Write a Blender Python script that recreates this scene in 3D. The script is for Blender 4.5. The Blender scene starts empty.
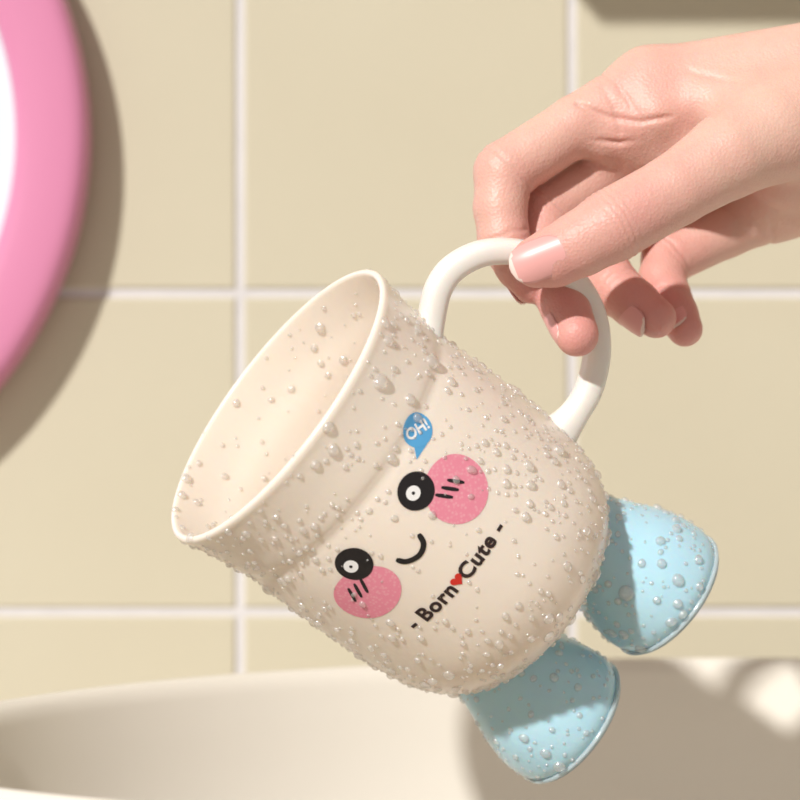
import bpy, bmesh, math, random
import numpy as np
from mathutils import Vector, Matrix
from mathutils.bvhtree import BVHTree
random.seed(4); rng=np.random.default_rng(7)
scene=bpy.context.scene
scene.view_settings.view_transform='Standard'
scene.view_settings.look='None'
scene.view_settings.exposure=0.0

# ------------------------------------------------------------------ scale
D=0.60; F=2311.1; S=D/F; ZC=1.05; PX=S
def at(px,py,d=0.0):
    y=d*S; k=(D+y)/D
    return Vector(((px-400)*S*k, y, ZC+(400-py)*S*k))

# ------------------------------------------------------------------ helpers
def link(o,parent=None):
    scene.collection.objects.link(o)
    if parent: o.parent=parent
    return o
def mesh_obj(name,verts,faces,mat=None,parent=None,smooth=True):
    me=bpy.data.meshes.new(name); me.from_pydata([tuple(v) for v in verts],[],[tuple(int(i) for i in f) for f in faces]); me.update()
    if smooth: me.polygons.foreach_set('use_smooth',[True]*len(me.polygons))
    o=bpy.data.objects.new(name,me)
    if mat: me.materials.append(mat)
    return link(o,parent)
def empty(name,mw=None):
    e=bpy.data.objects.new(name,None); e.empty_display_size=0.02; link(e)
    if mw is not None: e.matrix_world=mw
    return e
def material(name,col,rough=0.5,**kw):
    m=bpy.data.materials.new(name); m.use_nodes=True
    b=m.node_tree.nodes['Principled BSDF']
    b.inputs['Base Color'].default_value=(*col,1); b.inputs['Roughness'].default_value=rough
    for k,v in kw.items():
        b.inputs[k].default_value=v
    return m
def add_noise(m,col2,scale=20,fac=0.3,bump=0.0,bscale=200,bdist=0.0005,coord='Object'):
    nt=m.node_tree; n=nt.nodes; l=nt.links; b=n['Principled BSDF']
    tc=n.new('ShaderNodeTexCoord')
    no=n.new('ShaderNodeTexNoise'); no.inputs['Scale'].default_value=scale; no.inputs['Detail'].default_value=4
    l.new(tc.outputs[coord],no.inputs['Vector'])
    mx=n.new('ShaderNodeMix'); mx.data_type='RGBA'
    mx.inputs[6].default_value=b.inputs['Base Color'].default_value[:]
    mx.inputs[7].default_value=(*col2,1)
    mr=n.new('ShaderNodeMapRange'); mr.inputs[1].default_value=0.35; mr.inputs[2].default_value=0.7; mr.inputs[4].default_value=fac
    l.new(no.outputs['Fac'],mr.inputs[0]); l.new(mr.outputs[0],mx.inputs[0]); l.new(mx.outputs[2],b.inputs['Base Color'])
    if bump>0:
        n2=n.new('ShaderNodeTexNoise'); n2.inputs['Scale'].default_value=bscale; n2.inputs['Detail'].default_value=3
        l.new(tc.outputs[coord],n2.inputs['Vector'])
        bp=n.new('ShaderNodeBump'); bp.inputs['Strength'].default_value=bump; bp.inputs['Distance'].default_value=bdist
        l.new(n2.outputs['Fac'],bp.inputs['Height']); l.new(bp.outputs['Normal'],b.inputs['Normal'])
    return m

M_tile=add_noise(material('tile_glaze',(0.595,0.55,0.425),0.3),(0.565,0.515,0.39),9,0.6,0.15,30,0.001)
M_grout=add_noise(material('grout',(0.68,0.66,0.67),0.9),(0.60,0.58,0.59),60,0.5)
M_pink=material('pink_plastic',(0.68,0.25,0.42),0.28)
M_mirror=material('mirror_glass',(0.80,0.90,0.97),0.08,Metallic=0.1)  # bright reflection put into a pale, mostly diffuse base colour
M_cer=add_noise(material('ceramic',(0.80,0.76,0.69),0.2),(0.77,0.73,0.65),5,0.5)
M_cup=material('cup_plastic',(0.90,0.80,0.71),0.26)
b=M_cup.node_tree.nodes['Principled BSDF']; b.inputs['Subsurface Weight'].default_value=0.3; b.inputs['Subsurface Radius'].default_value=(1,0.7,0.45); b.inputs['Subsurface Scale'].default_value=0.005
add_noise(M_cup,(0.89,0.78,0.685),40,0.4,0.10,900,0.0003)
M_handle=material('handle_plastic',(0.84,0.82,0.77),0.28,**{'Subsurface Weight':0.15,'Subsurface Scale':0.003})
M_foot=material('blue_plastic',(0.47,0.75,0.89),0.28,**{'Subsurface Weight':0.3,'Subsurface Scale':0.005})
add_noise(M_foot,(0.55,0.80,0.91),40,0.4,0.08,900,0.0003)
M_sole=material('clear_white_rubber',(0.72,0.85,0.90),0.15,**{'Transmission Weight':0.45})
M_black=material('print_black',(0.012,0.010,0.012),0.35)
M_brown=material('print_brown',(0.030,0.016,0.016),0.4)
M_white=material('print_white',(0.9,0.9,0.9),0.4)
M_blush=material('print_pink',(0.88,0.33,0.42),0.4)
nt=M_blush.node_tree; vo=nt.nodes.new('ShaderNodeTexVoronoi'); vo.inputs['Scale'].default_value=1100; tc=nt.nodes.new('ShaderNodeTexCoord')
mx=nt.nodes.new('ShaderNodeMix'); mx.data_type='RGBA'; mx.inputs[6].default_value=(0.88,0.40,0.47,1); mx.inputs[7].default_value=(0.85,0.28,0.38,1)
nt.links.new(tc.outputs['Object'],vo.inputs['Vector']); mr=nt.nodes.new('ShaderNodeMapRange'); mr.inputs[1].default_value=0.15; mr.inputs[2].default_value=0.5
nt.links.new(vo.outputs['Distance'],mr.inputs[0]); nt.links.new(mr.outputs[0],mx.inputs[0]); nt.links.new(mx.outputs[2],nt.nodes['Principled BSDF'].inputs['Base Color'])
M_blue=material('print_blue',(0.10,0.39,0.72),0.4)
M_red=material('print_red',(0.65,0.03,0.02),0.4)
M_nail=material('nail',(0.78,0.39,0.37),0.34)
M_nailtip=material('nail_free_edge',(0.84,0.66,0.60),0.34)
M_wood=add_noise(material('cabinet_paint',(0.75,0.70,0.62),0.5),(0.7,0.64,0.55),10,0.5)
M_stone=add_noise(material('counter_stone',(0.78,0.74,0.68),0.3),(0.6,0.56,0.5),25,0.6)
M_floor=add_noise(material('floor_tile',(0.6,0.55,0.48),0.4),(0.5,0.45,0.38),8,0.6)

# water
M_water=bpy.data.materials.new('water'); M_water.use_nodes=True
nt=M_water.node_tree; nt.nodes.clear(); N=nt.nodes.new
out=N('ShaderNodeOutputMaterial'); mx=N('ShaderNodeMixShader'); tr=N('ShaderNodeBsdfTransparent'); gl=N('ShaderNodeBsdfGlossy')
gl.inputs['Roughness'].default_value=0.10; gl.inputs['Color'].default_value=(1,1,1,1)
df_=N('ShaderNodeBsdfDiffuse'); df_.inputs['Color'].default_value=(0.97,0.96,0.94,1)
m0=N('ShaderNodeMixShader'); m0.inputs[0].default_value=0.20
lw=N('ShaderNodeLayerWeight'); lw.inputs['Blend'].default_value=0.35
fr=N('ShaderNodeMapRange'); fr.inputs[1].default_value=0; fr.inputs[2].default_value=1; fr.inputs[3].default_value=0.17; fr.inputs[4].default_value=0.42
nt.links.new(lw.outputs['Fresnel'],fr.inputs[0])
cr=N('ShaderNodeMix'); cr.data_type='RGBA'; cr.inputs[6].default_value=(1,1,1,1); cr.inputs[7].default_value=(0.80,0.76,0.73,1)  # drop edges darkened in the colour, standing in for refraction
nt.links.new(lw.outputs['Facing'],cr.inputs[0]); nt.links.new(cr.outputs[2],tr.inputs['Color'])
nt.links.new(tr.outputs[0],m0.inputs[1]); nt.links.new(df_.outputs[0],m0.inputs[2])
nt.links.new(fr.outputs[0],mx.inputs[0]); nt.links.new(m0.outputs[0],mx.inputs[1]); nt.links.new(gl.outputs[0],mx.inputs[2]); nt.links.new(mx.outputs[0],out.inputs[0])

# ------------------------------------------------------------------ room
WY=0.250; KW=S*(D+WY)/D
def wall():
    bm=bmesh.new()
    pw,ph,g=332*KW,319*KW,0.0034
    x0=(240-400)*KW; z0=ZC+(400-293)*KW
    bv=0.0012
    for i in range(-10,11):
        for j in range(-10,11):
            xa=x0+i*pw+g/2; xb=x0+(i+1)*pw-g/2; za=z0+j*ph+g/2; zb=z0+(j+1)*ph-g/2
            if zb<0.02: continue
            ring=[]
            for ins,y in ((0,WY+0.0030),(0,WY+0.0006),(bv*0.35,WY+0.0002),(bv,WY),):
                ring.append([bm.verts.new((x,y,z)) for x,z in ((xa+ins,za+ins),(xb-ins,za+ins),(xb-ins,zb-ins),(xa+ins,zb-ins))])
            for a,b2 in zip(ring[:-1],ring[1:]):
                for k in range(4):
                    f=bm.faces.new((a[k],a[(k+1)%4],b2[(k+1)%4],b2[k])); f.smooth=False
            bm.faces.new(ring[-1])
    xa=x0-10*pw; xb=x0+11*pw; za=0.0; zb=z0+11*ph
    r=bmesh.ops.create_cube(bm,size=1)
    for v in r['verts']:
        v.co=Vector(((xa+xb)/2+v.co.x*(xb-xa), WY+0.0010+0.025+v.co.y*0.05,(za+zb)/2+v.co.z*(zb-za)))
    fs=set()
    for v in r['verts']: fs.update(v.link_faces)
    for f in fs: f.material_index=1
    me=bpy.data.meshes.new('wall_back'); bm.to_mesh(me); bm.free()
    me.materials.append(M_tile); me.materials.append(M_grout)
    link(bpy.data.objects.new('wall_back',me))
wall()
def box(name,x0,x1,y0,y1,z0,z1,mat,parent=None,bev=0.003):
    bm=bmesh.new(); r=bmesh.ops.create_cube(bm,size=1)
    for v in r['verts']: v.co=Vector(((x0+x1)/2+v.co.x*(x1-x0),(y0+y1)/2+v.co.y*(y1-y0),(z0+z1)/2+v.co.z*(z1-z0)))
    if bev: bmesh.ops.bevel(bm,geom=bm.edges[:],offset=bev,segments=3,affect='EDGES')
    me=bpy.data.meshes.new(name); bm.to_mesh(me); bm.free(); me.materials.append(mat)
    return link(bpy.data.objects.new(name,me),parent)
box('floor',-1.25,1.35,-1.4,0.3,-0.02,0.0,M_floor,None,0)
box('shadow_caster',0.012,0.55,WY-0.10,WY-0.0005,ZC+0.210,ZC+0.228,M_wood,None,0.002)  # added slab, out of view, casts the dark band on the upper right wall

# sink basin on a vanity
RZ=ZC-0.0845
CZ=RZ-0.128
van=empty('vanity_cabinet')
box('countertop',-0.45,0.75,-0.36,WY-0.001,CZ-0.03,CZ,M_stone,van)
box('cabinet_body',-0.43,0.73,-0.33,WY-0.001,0.08,CZ-0.03,M_wood,van)
box('plinth',-0.41,0.71,-0.29,WY-0.01,0.0,0.08,M_wood,van)
box('cabinet_front_a',-0.42,0.147,-0.348,-0.33,0.10,CZ-0.045,M_wood,van)
box('cabinet_front_b',0.153,0.72,-0.348,-0.33,0.10,CZ-0.045,M_wood,van)
def catmull(pts,n=6):
    pts=[np.array(p,float) for p in pts]; P=[2*pts[0]-pts[1]]+pts+[2*pts[-1]-pts[-2]]; o=[]
    for i in range(1,len(P)-2):
        for k in range(n):
            t=k/n
            o.append(0.5*((2*P[i])+(-P[i-1]+P[i+1])*t+(2*P[i-1]-5*P[i]+4*P[i+1]-P[i+2])*t*t+(-P[i-1]+3*P[i]-3*P[i+1]+P[i+2])*t**3))
    o.append(pts[-1]); return o
def basin():
    prof=[(0.5,-128),(0.62,-122),(0.78,-105),(0.93,-60),(0.985,-24),(1.002,-12),(1.008,-6),(1.004,-2),(0.994,0),(0.978,-0.8),(0.966,-4),(0.958,-12),(0.93,-40),(0.86,-72),(0.70,-98),(0.4,-112),(0.12,-117),(0.09,-120),(0.0,-121)]
    prof=catmull(prof,4); cx,cy,a=0.105,-0.028,0.24; n=144
    V=[];Fc=[]
    for s,z in prof:
        for k in range(n):
            t=2*math.pi*k/n; bb=0.188 if math.sin(t)>0 else 0.118
            V.append((cx+a*s*math.cos(t),cy+bb*s*math.sin(t),RZ+z/1000))
    m=len(prof)
    for i in range(m-1):
        for k in range(n):
            Fc.append((i*n+k,i*n+(k+1)%n,(i+1)*n+(k+1)%n,(i+1)*n+k))
    Fc.append(tuple(range(n))[::-1])
    return mesh_obj('sink_basin',V,Fc,M_cer)
basin()

# round mirror
def mirror():
    k=KW
    cx=(-294-400)*k; cz=ZC+(400-140)*k
    e=empty('round_mirror',Matrix.Translation((cx,WY,cz)))
    Ro,Ri=389*k,316*k
    w=(Ro-Ri)/2; Rc=(Ro+Ri)/2; n=160; m=28; V=[];Fc=[]
    for i in range(n):
        t=2*math.pi*i/n
        for j in range(m):
            q=2*math.pi*j/m; c,s_=math.cos(q),math.sin(q)
            u=w*math.copysign(abs(c)**0.5,c); y=-0.0125+0.0100*math.copysign(abs(s_)**0.6,s_)
            V.append(((Rc+u)*math.cos(t),y,(Rc+u)*math.sin(t)))
    for i in range(n):
        for j in range(m):
            Fc.append((i*m+j,i*m+(j+1)%m,((i+1)%n)*m+(j+1)%m,((i+1)%n)*m+j))
    mesh_obj('frame',V,Fc,M_pink,e)
    V=[(0,-0.017,0)]+[((Ri+0.003)*math.cos(2*math.pi*i/n),-0.017,(Ri+0.003)*math.sin(2*math.pi*i/n)) for i in range(n)]
    V+= [(v[0],-0.001,v[2]) for v in V]
    Fc=[(0,1+i,1+(i+1)%n) for i in range(n)]+[(n+1,n+2+(i+1)%n,n+2+i) for i in range(n)]
    mesh_obj('mirror_glass',V,Fc,M_mirror,e,False)
mirror()

# ------------------------------------------------------------------ mug
c_,s_=0.947,0.321
ux,uz=0.795,0.607
U=Vector((-ux*c_,-s_,uz*c_)); P=Vector((uz,0,ux)).normalized(); U=(U-P*U.dot(P)).normalized(); Yl=U.cross(P)
O=at(275,403,-58)
MW=Matrix(((P.x,Yl.x,U.x,O.x),(P.y,Yl.y,U.y,O.y),(P.z,Yl.z,U.z,O.z),(0,0,0,1)))
mug=empty('mug',MW)
def lathe(name,prof,mat,parent,n=112,cx=0.0,cy=0.0):
    V=[];Fc=[]; m=len(prof)
    for r,T in prof:
        for k in range(n):
            t=2*math.pi*k/n; V.append(((cx+r*math.cos(t))*PX,(cy+r*math.sin(t))*PX,-T*PX))
    for i in range(m-1):
        for k in range(n):
            Fc.append((i*n+k,(i+1)*n+k,(i+1)*n+(k+1)%n,i*n+(k+1)%n))
    o=mesh_obj(name,V,Fc,mat,parent)
    bm=bmesh.new(); bm.from_mesh(o.data); bmesh.ops.remove_doubles(bm,verts=bm.verts[:],dist=1e-6); bmesh.ops.recalc_face_normals(bm,faces=bm.faces[:]); bm.to_mesh(o.data); bm.free()
    return o
outer=[(0,356),(50,355.5),(86,351),(112,340),(135,316),(148.5,280),(153,235),(154,180),(153,130),(151,96),(150,84),(151,77),(153,68),(156,40),(160,14),(162,5)]
lip=[(161.5,0.5),(158.5,-1.2),(155.5,0.5)]
inner=[(154,8),(150,40),(144,76),(145,130),(147,180),(146,235),(139,280),(122,312),(92,332),(50,339),(0,340)]
pr=catmull(outer+lip+inner,6)
pr[0][0]=0; pr[-1][0]=0
body=lathe('body',[(max(a,0),t) for a,t in pr],M_cup,mug)
oc=[(a,t) for a,t in catmull(outer,8)][::-1]
oT=np.array([t for a,t in oc]); oR=np.array([a for a,t in oc]); od=np.argsort(oT); oT=oT[od]; oR=oR[od]
def Rt(T): return float(np.interp(T,oT,oR))
fp=catmull([(0,322),(30,322),(40,330),(45,346),(54,370),(64,394),(71,416),(74.5,438),(74,453),(68,463),(55,465),(0,465)],5)
for i,cx in enumerate((84,-82)):
    lathe(f'foot_{i+1}',[(max(a,0),t) for a,t in fp],M_foot,mug,72,cx,0)
    sp=catmull([(0,461),(62,461),(72,459.5),(74.5,461),(74.5,463),(71,465.5),(64,467.5),(0,467.5)],4)
    lathe(f'sole_{i+1}',[(max(a,0),t) for a,t in sp],M_sole,mug,72,cx,0)
# handle
hp=[(82,138),(76,156),(62,186),(62,214),(80,245),(118,270),(160,277),(200,266),(232,240),(252,205),(257,175),(256,140)]
hp=catmull(hp,8)
def tube(name,pts,ra,rb,mat,parent,n=28,flare=True):
    V=[];Fc=[]; m=len(pts)
    for i,(T,p) in enumerate(pts):
        a=np.array(pts[max(i-1,0)]); b2=np.array(pts[min(i+1,m-1)]); d=b2-a; d/=np.linalg.norm(d); nx=np.array([-d[1],d[0]])
        e=min(i,m-1-i)/8.0; fl=1+0.45*max(0,1.3-e)**2*0.8 if flare else 1
        for k in range(n):
            q=2*math.pi*k/n; cc,ss=math.cos(q),math.sin(q)
            cc=math.copysign(abs(cc)**0.75,cc); ss=math.copysign(abs(ss)**0.75,ss)
            tp=np.array([T,p])+nx*ra*fl*cc
            V.append((tp[1]*PX, rb*fl*ss*PX, -tp[0]*PX))
    for i in range(m-1):
        for k in range(n): Fc.append((i*n+k,i*n+(k+1)%n,(i+1)*n+(k+1)%n,(i+1)*n+k))
    Fc.append(tuple(range(n))[::-1]); Fc.append(tuple((m-1)*n+k for k in range(n)))
    o=mesh_obj(name,V,Fc,mat,parent)
    bm=bmesh.new(); bm.from_mesh(o.data); bmesh.ops.recalc_face_normals(bm,faces=bm.faces[:]); bm.to_mesh(o.data); bm.free()
    return o
tube('handle',hp,13,17,M_handle,mug)

# --- printed face: shapes laid out in mug coordinates (arc length, height)
bvh_body=BVHTree.FromPolygons([v.co.copy() for v in body.data.vertices],[tuple(p.vertices) for p in body.data.polygons])
MWi=MW.inverted(); CAM=Vector((0,-D,ZC))
def mugpos(px,py):
    o=MWi@CAM; d=(MWi@at(px,py,0)-o).normalized()
    h,_,_,_=bvh_body.ray_cast(o,d)
    return math.atan2(h.x,-h.y), -h.z/PX
def surf(phi0,T0,ds,dT,lift=0.35):
    T=T0+dT; R=Rt(T); R0=Rt(T0); phi=phi0+ds/R0
    return Vector((math.sin(phi)*(R+lift)*PX, -math.cos(phi)*(R+lift)*PX, -T*PX))
def disc(name,px,py,a,b2,mat,lift,rot=0,off=(0,0)):
    ph,T0=mugpos(px,py); V=[surf(ph,T0,off[0],off[1],lift)];Fc=[];n=40;m=8
    for j in range(1,m+1):
        for k in range(n):
            t=2*math.pi*k/n; x=a*j/m*math.cos(t); y=b2*j/m*math.sin(t)
            V.append(surf(ph,T0,off[0]+x*math.cos(rot)-y*math.sin(rot),off[1]+x*math.sin(rot)+y*math.cos(rot),lift))
    for k in range(n): Fc.append((0,1+k,1+(k+1)%n))
    for j in range(m-1):
        for k in range(n): Fc.append((1+j*n+k,1+j*n+n+k,1+j*n+n+(k+1)%n,1+j*n+(k+1)%n))
    return mesh_obj(name,V,Fc,mat,mug)
def stroke(name,px,py,pts,w,mat,lift):
    ph,T0=mugpos(px,py); V=[];Fc=[]
    pts=catmull(pts,6) if len(pts)>2 else [np.array(pts[0])*(1-t)+np.array(pts[1])*t for t in np.linspace(0,1,7)]
    m=len(pts)
    for i,p in enumerate(pts):
        d=pts[min(i+1,m-1)]-pts[max(i-1,0)]; d=d/np.linalg.norm(d); nn=np.array([-d[1],d[0]])
        e=min(i,m-1-i); ww=w*(0.55 if e==0 else 0.9 if e==1 else 1)
        for sgn in (-1,0,1):
            q=p+nn*sgn*ww/2; V.append(surf(ph,T0,q[0],q[1],lift))
    for i in range(m-1):
        for k in range(2): Fc.append((i*3+k,i*3+k+1,i*3+3+k+1,i*3+3+k))
    return mesh_obj(name,V,Fc,mat,mug)
def text(name,body_,px,py,size,rot,mat,lift,bold=0.02,spacing=1.0,align='CENTER'):
    cu=bpy.data.curves.new(name,'FONT'); cu.body=body_; cu.size=size; cu.offset=bold*size; cu.align_x=align; cu.align_y='CENTER'; cu.space_character=spacing; cu.resolution_u=4
    to=bpy.data.objects.new(name+'_tmp',cu); scene.collection.objects.link(to)
    dg=bpy.context.evaluated_depsgraph_get(); me=to.evaluated_get(dg).to_mesh()
    ph,T0=mugpos(px,py); V=[]
    cr_,sr=math.cos(rot),math.sin(rot)
    for v in me.vertices:
        x,y=v.co.x,v.co.y; X=x*cr_-y*sr; Y=x*sr+y*cr_
        V.append(surf(ph,T0,X,-Y,lift))
    Fc=[tuple(p.vertices) for p in me.polygons]
    o=mesh_obj(name,V,Fc,mat,mug,False)
    bpy.data.objects.remove(to)
    return o
disc('blush_right',457,489,33,33,M_blush,0.3)
disc('blush_left',367,594,37,29,M_blush,0.3)
for nm,x,y in (('right',416,491),('left',354,564)):
    disc('eye_'+nm,x,y,18.5,18,M_black,0.6)
    disc('eye_glint_'+nm,x-3,y+2,7.2,6.9,M_white,0.9)
    disc('pupil_dot_'+nm,x-3,y+2,1.6,1.6,M_black,1.1)
for k in range(3):
    o=(k-1)*9
    stroke(f'cheek_mark_right_{k}',449,488,[(o-4,-8+k*1),(o+4,8+k*1)],3.6,M_black,0.7)
    stroke(f'cheek_mark_left_{k}',358,590,[(o+4,-8),(o-4,8)],3.6,M_black,0.7)
stroke('smile',411,549,[(-17,-4),(-12,5),(0,10),(11,6),(16,-4)],5.4,M_black,0.6)
disc('speech_bubble',417,430,17,15.5,M_blue,0.4)
def poly(name,px,py,pts,mat,lift):
    ph,T0=mugpos(px,py); return mesh_obj(name,[surf(ph,T0,x,y,lift) for x,y in pts],[tuple(range(len(pts)))],mat,mug,False)
poly('speech_bubble_tail',417,430,[(-15,5),(-24,14),(-6,15),(-4,8)],M_blue,0.4)
text('print_oh','OH!',417,430,15,-0.45,M_white,0.8,0.03)
text('print_born','- Born',432,608,22,0.0,M_brown,0.6,0.034,1.08)
text('print_cute','Cute -',482,551,22,0.0,M_brown,0.6,0.034,1.08)
hv=[]
for k in range(28):
    t=2*math.pi*k/28; hv.append((0.42*16*math.sin(t)**3,-0.42*(13*math.cos(t)-5*math.cos(2*t)-2*math.cos(3*t)-math.cos(4*t))))
poly('print_heart',457,580,hv,M_red,0.6)

# ------------------------------------------------------------------ water droplets
def droplets():
    tv=[];tw=[]
    dom=[]
    nr,ns=5,12
    dom.append((0,0,1))
    for j in range(1,nr+1):
        q=math.pi/2*j/nr*1.12
        for k in range(ns): dom.append((math.sin(q)*math.cos(2*math.pi*k/ns),math.sin(q)*math.sin(2*math.pi*k/ns),math.cos(q)))
    dom=np.array(dom); df=[(0,1+k,1+(k+1)%ns) for k in range(ns)]
    for j in range(nr-1):
        for k in range(ns): df.append((1+j*ns+k,1+(j+1)*ns+k,1+(j+1)*ns+(k+1)%ns,1+j*ns+(k+1)%ns))
    for o,w in ((body,1.0),(bpy.data.objects['foot_1'],1.0),(bpy.data.objects['foot_2'],1.0)):
        me=o.data
        for p in me.polygons:
            vs=[me.vertices[i].co for i in p.vertices]
            for t in range(1,len(vs)-1):
                a,b2,c3=vs[0],vs[t],vs[t+1]; ar=(b2-a).cross(c3-a).length/2
                ctr=(a+b2+c3)/3; n=p.normal
                ww=w
                if o is body:
                    r=math.hypot(ctr.x,ctr.y)/PX; T=-ctr.z/PX
                    outward=(n.x*ctr.x+n.y*ctr.y)
                    if outward<0 or (T<345 and r<100): ww=0.32
                    if T<6: ww=0.1
                    if T>100 and outward>0:
                        ph=math.atan2(ctr.x,-ctr.y)
                        if -0.95<ph<0.40 and T<262: ww=0.34
                        elif T>120: ww=1.25
                else:
                    if -ctr.z/PX<340: ww=0
                    if -ctr.z/PX>458: ww=0
                tv.append((a,b2,c3,n)); tw.append(ar*ww)
    tw=np.array(tw); tw/=tw.sum()
    N=4000
    idx=rng.choice(len(tv),N,p=tw)
    rad=np.concatenate([rng.uniform(6.2,8.6,26),rng.uniform(4.3,6.2,250),rng.uniform(2.7,4.3,760),rng.uniform(1.2,2.7,N-1036)])
    P_=[];Rk=[]; V=[];Fc=[]; base=0
    for i,r in zip(idx,rad):
        a,b2,c3,n=tv[i]; u,v=rng.random(2)
        if u+v>1: u,v=1-u,1-v
        p=np.array(a+(b2-a)*u+(c3-a)*v)
        if P_:
            dd=np.linalg.norm(np.array(P_)-p,axis=1)
            if (dd<(np.array(Rk)+r)*PX*1.05).any(): continue
        P_.append(p); Rk.append(r)
        nn=Vector(n); t1=nn.orthogonal().normalized(); t2=nn.cross(t1)
        st=rng.uniform(0.88,1.15); ang=rng.uniform(0,6.28)
        e1=(t1*math.cos(ang)+t2*math.sin(ang)); e2=nn.cross(e1)
        h=rng.uniform(0.65,0.9)
        pts=p+ (dom[:,0:1]*np.array(e1)*st+dom[:,1:2]*np.array(e2)/st)*r*PX + dom[:,2:3]*np.array(nn)*r*h*PX
        V.extend(pts.tolist()); Fc.extend([tuple(base+q for q in f) for f in df]); base+=len(dom)
    mesh_obj('water_droplets',V,Fc,M_water,mug)
droplets()

# ------------------------------------------------------------------ hand (signed-distance sculpt, meshed with surface nets)
def J(px,py,d,r):
    p=at(px,py,d); return (np.array(p,dtype=np.float32), r*S*(D+d*S)/D)
chains={
 'index':[(650,88,62,38),(575,126,46,30),(505,172,32,31),(500,208,24,26.5),(504,240,18,26),(519,266,16,23.5),(531,284,16,20)],
 'middle':[(690,120,105,37),(615,165,90,30),(545,212,72,30),(541,246,52,26.5),(551,280,28,25.5),(566,309,-2,24.5),(577,335,-26,22)],
 'ring':[(735,155,140,36),(660,203,125,29),(597,246,108,29),(603,270,88,26.5),(617,290,64,26),(635,304,46,24.5),(656,318,30,20.5)],
 'pinky':[(780,203,150,34),(725,230,145,28),(668,258,130,26.5),(662,279,110,23.5),(669,300,90,23),(677,315,76,21),(685,329,64,18)],
 'thumb':[(865,114,25,54),(770,134,-18,50),(728,156,-40,43),(675,190,-58,36),(613,225,-70,37),(580,244,-70,32.5),(554,257,-66,30),(537,262,-63,26)],
}
palm=[((650,88,64,39),(880,68,50,58)),((690,120,105,38),(885,112,75,55)),((735,155,140,36),(890,140,95,52)),((780,203,150,34),(895,165,92,50)),
      ((780,190,115,38),(860,178,85,56)),((700,105,30,27),(800,112,5,42)),((740,140,80,40),(850,130,45,56)),
      ((790,172,60,36),(860,165,60,50)),((655,116,34,29),(606,140,46,22)),((640,150,60,26),(690,150,50,30)),
      ((885,82,58,64),(1230,0,70,95)),((890,150,78,60),(1230,80,90,90)),((865,114,25,54),(960,100,60,60))]
h=0.00056
lo=np.array([at(455,0,0).x, -0.034, at(0,375,0).z],dtype=np.float64); hi=np.array([0.262,0.075,ZC+0.152])
n3=np.ceil((hi-lo)/h).astype(int)
gx=(lo[0]+np.arange(n3[0])*h).astype(np.float32); gy=(lo[1]+np.arange(n3[1])*h).astype(np.float32); gz=(lo[2]+np.arange(n3[2])*h).astype(np.float32)
BIG=0.03
def seg_into(G,A,B,k):
    (a,ra),(b2,rb)=A,B; mrg=max(ra,rb)+0.012
    l=np.minimum(a,b2)-mrg; u=np.maximum(a,b2)+mrg
    i0=np.clip(((l-lo)/h).astype(int),0,n3-1); i1=np.clip(((u-lo)/h).astype(int)+1,1,n3)
    if (i1<=i0).any(): return
    X=gx[i0[0]:i1[0],None,None]; Y=gy[None,i0[1]:i1[1],None]; Z=gz[None,None,i0[2]:i1[2]]
    ab=b2-a; L=float(ab@ab)+1e-12
    t=np.clip(((X-a[0])*ab[0]+(Y-a[1])*ab[1]+(Z-a[2])*ab[2])/L,0,1)
    d=np.sqrt((X-a[0]-t*ab[0])**2+(Y-a[1]-t*ab[1])**2+(Z-a[2]-t*ab[2])**2)-(ra+(rb-ra)*t)
    sl=G[i0[0]:i1[0],i0[1]:i1[1],i0[2]:i1[2]]
    hh=np.maximum(k-np.abs(sl-d),0)/k
    sl[...]=np.minimum(sl,d)-hh*hh*k*0.25
def smin(a,b2,k):
    hh=np.maximum(k-np.abs(a-b2),0)/k
    return np.minimum(a,b2)-hh*hh*k*0.25
Gp=np.full(tuple(n3),BIG,np.float32)
for A,B in palm: seg_into(Gp,J(*A),J(*B),0.006)
Ft=Gp.copy()
CH={}
for nm,ch in chains.items():
    G=np.full(tuple(n3),BIG,np.float32); js=[J(*c) for c in ch]; CH[nm]=js
    for A,B in zip(js[:-1],js[1:]): seg_into(G,A,B,0.0012)
    Ft=np.minimum(Ft,smin(Gp,G,0.0075 if nm=='thumb' else 0.005))
    del G
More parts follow.
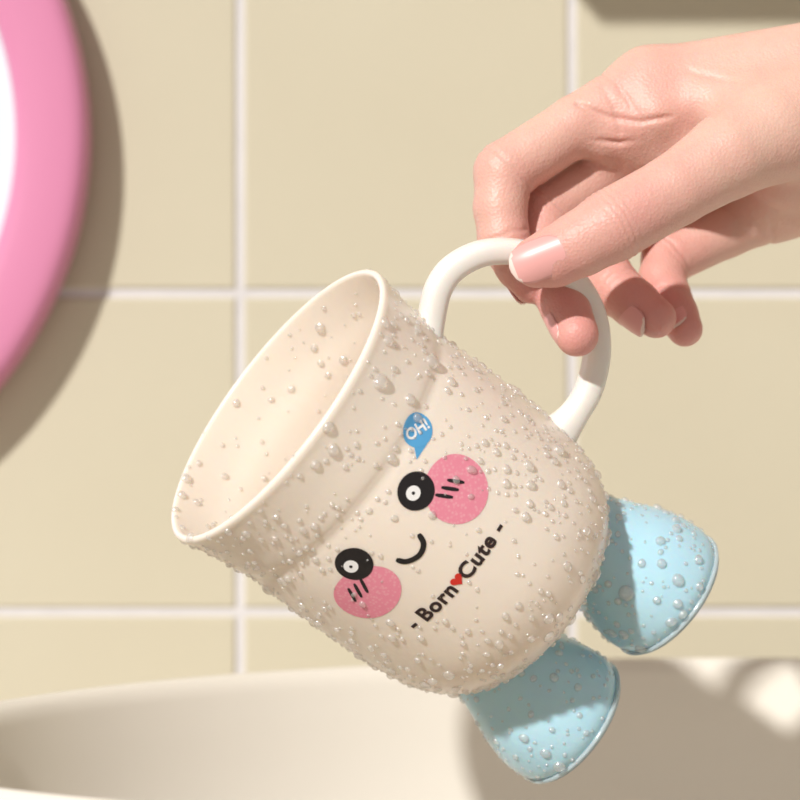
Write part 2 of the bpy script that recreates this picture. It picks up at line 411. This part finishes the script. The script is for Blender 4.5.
def surface_nets(Fv,lo,h):
    sg=Fv<0; nx,ny,nz=Fv.shape
    cnt=np.zeros((nx-1,ny-1,nz-1),np.int8)
    for i in (0,1):
        for j in (0,1):
            for k in (0,1): cnt+=sg[i:nx-1+i,j:ny-1+j,k:nz-1+k]
    act=(cnt>0)&(cnt<8); ii,jj,kk=np.nonzero(act)
    idx=np.full(act.shape,-1,np.int64); idx[act]=np.arange(len(ii))
    pos=np.zeros((len(ii),3)); c=np.zeros(len(ii))
    cor=[(i,j,k) for i in (0,1) for j in (0,1) for k in (0,1)]
    for a in cor:
        for ax in range(3):
            if a[ax]==0:
                b2=list(a); b2[ax]=1
                fa=Fv[ii+a[0],jj+a[1],kk+a[2]]; fb=Fv[ii+b2[0],jj+b2[1],kk+b2[2]]
                m=(fa<0)!=(fb<0); t=np.where(m,fa/np.where(m,fa-fb,1),0)
                pt=np.tile(np.array(a,float),(len(ii),1)); pt[:,ax]+=t
                pos[m]+=pt[m]; c[m]+=1
    pos/=c[:,None]; pos+=np.stack([ii,jj,kk],1); V=pos*h+lo
    quads=[]
    for ax in range(3):
        u,v=(ax+1)%3,(ax+2)%3
        s0=[slice(None)]*3; s1=[slice(None)]*3; s0[ax]=slice(0,-1); s1[ax]=slice(1,None)
        A=sg[tuple(s0)]; B=sg[tuple(s1)]
        e=np.stack(np.nonzero(A!=B),1)
        ok=(e[:,u]>0)&(e[:,v]>0)&(e[:,u]<Fv.shape[u]-1)&(e[:,v]<Fv.shape[v]-1); e=e[ok]
        ins=A[e[:,0],e[:,1],e[:,2]]
        q=[]
        for du,dv in ((-1,-1),(0,-1),(0,0),(-1,0)):
            cc=e.copy(); cc[:,u]+=du; cc[:,v]+=dv; q.append(idx[cc[:,0],cc[:,1],cc[:,2]])
        q=np.stack(q,1); q[~ins]=q[~ins][:,::-1]; quads.append(q)
    return V,np.concatenate(quads)
V,Q=surface_nets(Ft,lo,h)
E=np.concatenate([Q[:,[0,1]],Q[:,[1,2]],Q[:,[2,3]],Q[:,[3,0]]])
def lap(V,it,f):
    for _ in range(it):
        acc=np.zeros_like(V); c=np.zeros(len(V))
        np.add.at(acc,E[:,0],V[E[:,1]]); np.add.at(c,E[:,0],1)
        V=V+(acc/np.maximum(c,1)[:,None]-V)*f
    return V
V=lap(V,5,0.5)
def vnormals(V):
    fn=np.cross(V[Q[:,2]]-V[Q[:,0]],V[Q[:,3]]-V[Q[:,1]]); vn=np.zeros_like(V)
    for k in range(4): np.add.at(vn,Q[:,k],fn)
    return vn/np.maximum(np.linalg.norm(vn,axis=1),1e-12)[:,None]
VN=vnormals(V)
disp=np.zeros(len(V)); red=np.zeros(len(V))
def wob(V,f,s): return np.sin(V[:,0]*f+s)*np.sin(V[:,1]*f*1.3+2*s)*np.sin(V[:,2]*f*0.9+s*3)
def crease(pt,ax,r,depth,width,off=0.0):
    global disp
    ax=ax/np.linalg.norm(ax); d=V-pt; dist=d@ax-off+0.0005*wob(V,700,off*1e4)
    rad=np.linalg.norm(d,axis=1)
    w=np.exp(-(dist/width)**2)*np.clip(1.5-rad/(r*1.25),0,1)
    disp-=depth*w
for nm,js in CH.items():
    ks=[2,4] if nm!='thumb' else [4]
    for k in ks:
        pt,r=js[k]; ax=(js[k+1][0]-js[k-1][0]).astype(float)
        if nm=='thumb':
            for off,dp in ((-0.0034,0.00022),(-0.0018,0.00042),(-0.0002,0.00050),(0.0014,0.00042),(0.0030,0.00024)): crease(pt,ax,r,dp,0.00050,off)
        else:
            crease(pt,ax,r,0.00060,0.0006); crease(pt,ax,r,0.00030,0.0005,0.0019)
        red+=0.5*np.exp(-(np.linalg.norm(V-pt,axis=1)/(r*1.3))**2)
    tip=js[-1][0]; red+=0.9*np.exp(-(np.linalg.norm(V-tip,axis=1)/(js[-1][1]*1.9))**2)
    if nm!='thumb':
        pt,r=js[1]; crease(pt*0.45+js[0][0]*0.55,(js[1][0]-js[0][0]).astype(float),r*1.2,0.0006,0.0007)
def line(pts,depth,width):
    global disp
    dm=np.full(len(V),1.0)
    for A,B in zip(pts[:-1],pts[1:]):
        a=np.array(at(*A)); b2=np.array(at(*B)); ab=b2-a; t=np.clip(((V-a)@ab)/(ab@ab),0,1); dd=V-a-t[:,None]*ab; dd[:,1]*=0.25
        dm=np.minimum(dm,np.linalg.norm(dd,axis=1))
    front=VN[:,1]<0.1
    disp-=depth*np.exp(-(dm/width)**2)*front
line([(578,104,20),(605,116,20),(640,122,10),(672,116,0)],0.0009,0.0007)
line([(590,140,30),(620,143,20),(655,138,0)],0.0009,0.0007)
line([(602,88,30),(614,108,20),(620,133,20)],0.0005,0.0006)
line([(690,70,10),(740,84,0),(800,88,0)],0.0005,0.0009)
line([(735,190,10),(765,182,0),(800,183,0)],0.0004,0.0009)
V=V+VN*disp[:,None]; V=lap(V,1,0.3)
red+=0.35*np.clip(-VN[:,1],0,1)*np.exp(-((V[:,0]-at(640,0,0).x)/0.02)**2)
M_skin=bpy.data.materials.new('skin'); M_skin.use_nodes=True
nt=M_skin.node_tree; n=nt.nodes; l=nt.links; bs=n['Principled BSDF']
attr=n.new('ShaderNodeAttribute'); attr.attribute_name='redness'
tc=n.new('ShaderNodeTexCoord'); no=n.new('ShaderNodeTexNoise'); no.inputs['Scale'].default_value=90; no.inputs['Detail'].default_value=5
l.new(tc.outputs['Object'],no.inputs['Vector'])
ad=n.new('ShaderNodeMath'); ad.operation='MULTIPLY_ADD'; l.new(no.outputs['Fac'],ad.inputs[0]); ad.inputs[1].default_value=0.9; ad.inputs[2].default_value=-0.38
a2=n.new('ShaderNodeMath'); a2.operation='ADD'; a2.use_clamp=True; l.new(ad.outputs[0],a2.inputs[0]); l.new(attr.outputs['Fac'],a2.inputs[1])
mc=n.new('ShaderNodeMix'); mc.data_type='RGBA'; mc.inputs[6].default_value=(0.72,0.46,0.375,1); mc.inputs[7].default_value=(0.69,0.32,0.285,1)
l.new(a2.outputs[0],mc.inputs[0]); l.new(mc.outputs[2],bs.inputs['Base Color'])
bs.inputs['Roughness'].default_value=0.47; bs.inputs['Subsurface Weight'].default_value=0.3; bs.inputs['Subsurface Radius'].default_value=(1,0.35,0.2); bs.inputs['Subsurface Scale'].default_value=0.003
vo=n.new('ShaderNodeTexVoronoi'); vo.inputs['Scale'].default_value=1300; l.new(tc.outputs['Object'],vo.inputs['Vector'])
n5=n.new('ShaderNodeTexNoise'); n5.inputs['Scale'].default_value=350; n5.inputs['Detail'].default_value=5; l.new(tc.outputs['Object'],n5.inputs['Vector'])
sm=n.new('ShaderNodeMath'); sm.operation='ADD'; l.new(vo.outputs['Distance'],sm.inputs[0]); l.new(n5.outputs['Fac'],sm.inputs[1])
bp=n.new('ShaderNodeBump'); bp.inputs['Strength'].default_value=0.34; bp.inputs['Distance'].default_value=0.0003; l.new(sm.outputs[0],bp.inputs['Height']); l.new(bp.outputs['Normal'],bs.inputs['Normal'])
hand=empty('human_hand')
ho=mesh_obj('skin',V.tolist(),Q.tolist(),M_skin,hand)
at_=ho.data.attributes.new('redness','FLOAT','POINT'); at_.data.foreach_set('value',np.clip(red,0,1).astype(np.float32))
print('hand verts',len(V))
# nails
def nail(name,cpx,normal,axis_from,axis_to,hl,hw,R,lift):
    a=(at(*axis_to)-at(*axis_from)).normalized(); nn=Vector(normal); nn=(nn-a*nn.dot(a)).normalized(); b2=a.cross(nn)
    c=at(*cpx)+nn*lift*S; V=[];Fc=[]; m,k=24,14
    for i in range(m+1):
        u=-1+2*i/m
        wd=max(1-abs(u)**(2.6 if u<0 else 3.0),0)**(1/2.0)
        wd=max(wd,0.10)
        for j in range(k+1):
            v=-1+2*j/k; th=v*wd*hw/R
            V.append(c+a*(u*hl*S)+b2*(R*math.sin(th)*S)+nn*((R*math.cos(th)-R)*S)-nn*(0.13*max(u,0)**2*hl*S))
    for i in range(m):
        for j in range(k): Fc.append((i*(k+1)+j,i*(k+1)+j+1,(i+1)*(k+1)+j+1,(i+1)*(k+1)+j))
    o=mesh_obj(name,V,Fc,M_nail,hand); o.data.materials.append(M_nailtip)
    for fi,p in enumerate(o.data.polygons):
        i,j=divmod(fi,k)
        if i/m+0.06*abs(2*(j+0.5)/k-1)**2>0.90: p.material_index=1
    md=o.modifiers.new('thick','SOLIDIFY'); md.thickness=0.0005; md.offset=0
nail('nail_thumb',(541,260.5,-64),(0.0,-0.97,0.05),(580,245,-71.5),(537,262,-65),29,22,27,29.7)
nail('nail_middle',(573,322,-14),(-0.30,-0.6,-0.75),(551,280,28),(578,332,-26),22,18,22,24.8)
nail('nail_ring',(645,313,38),(-0.30,-0.8,-0.60),(615,291,64),(654,318,30),21,17,21,24)
nail('nail_pinky',(682,321,70),(-0.2,-0.9,-0.2),(669,300,90),(685,328,64),16,14,18,20.5)
nail('nail_index',(526,278,16),(-0.6,0.75,-0.3),(504,240,18),(531,284,16),21,17,19,21)

# ------------------------------------------------------------------ light, camera
sd=bpy.data.lights.new('sun','SUN'); sd.energy=3.75; sd.color=(1.0,0.975,0.935); sd.angle=math.radians(2.2)
so=bpy.data.objects.new('sun',sd); link(so); so.location=(-1,-1,2.5)
so.rotation_mode='QUATERNION'; so.rotation_quaternion=Vector((0.74,1.20,-0.88)).to_track_quat('-Z','Y')
w=bpy.data.worlds.new('world'); scene.world=w; w.use_nodes=True
bg=w.node_tree.nodes['Background']; bg.inputs[0].default_value=(1.0,0.89,0.80,1); bg.inputs[1].default_value=0.40
cd=bpy.data.cameras.new('camera'); cd.lens=104; cd.sensor_width=36; cd.clip_start=0.01; cd.dof.use_dof=True; cd.dof.focus_distance=D-0.02; cd.dof.aperture_fstop=13
co=bpy.data.objects.new('camera',cd); link(co); co.location=CAM; co.rotation_euler=(math.radians(90),0,0); scene.camera=co
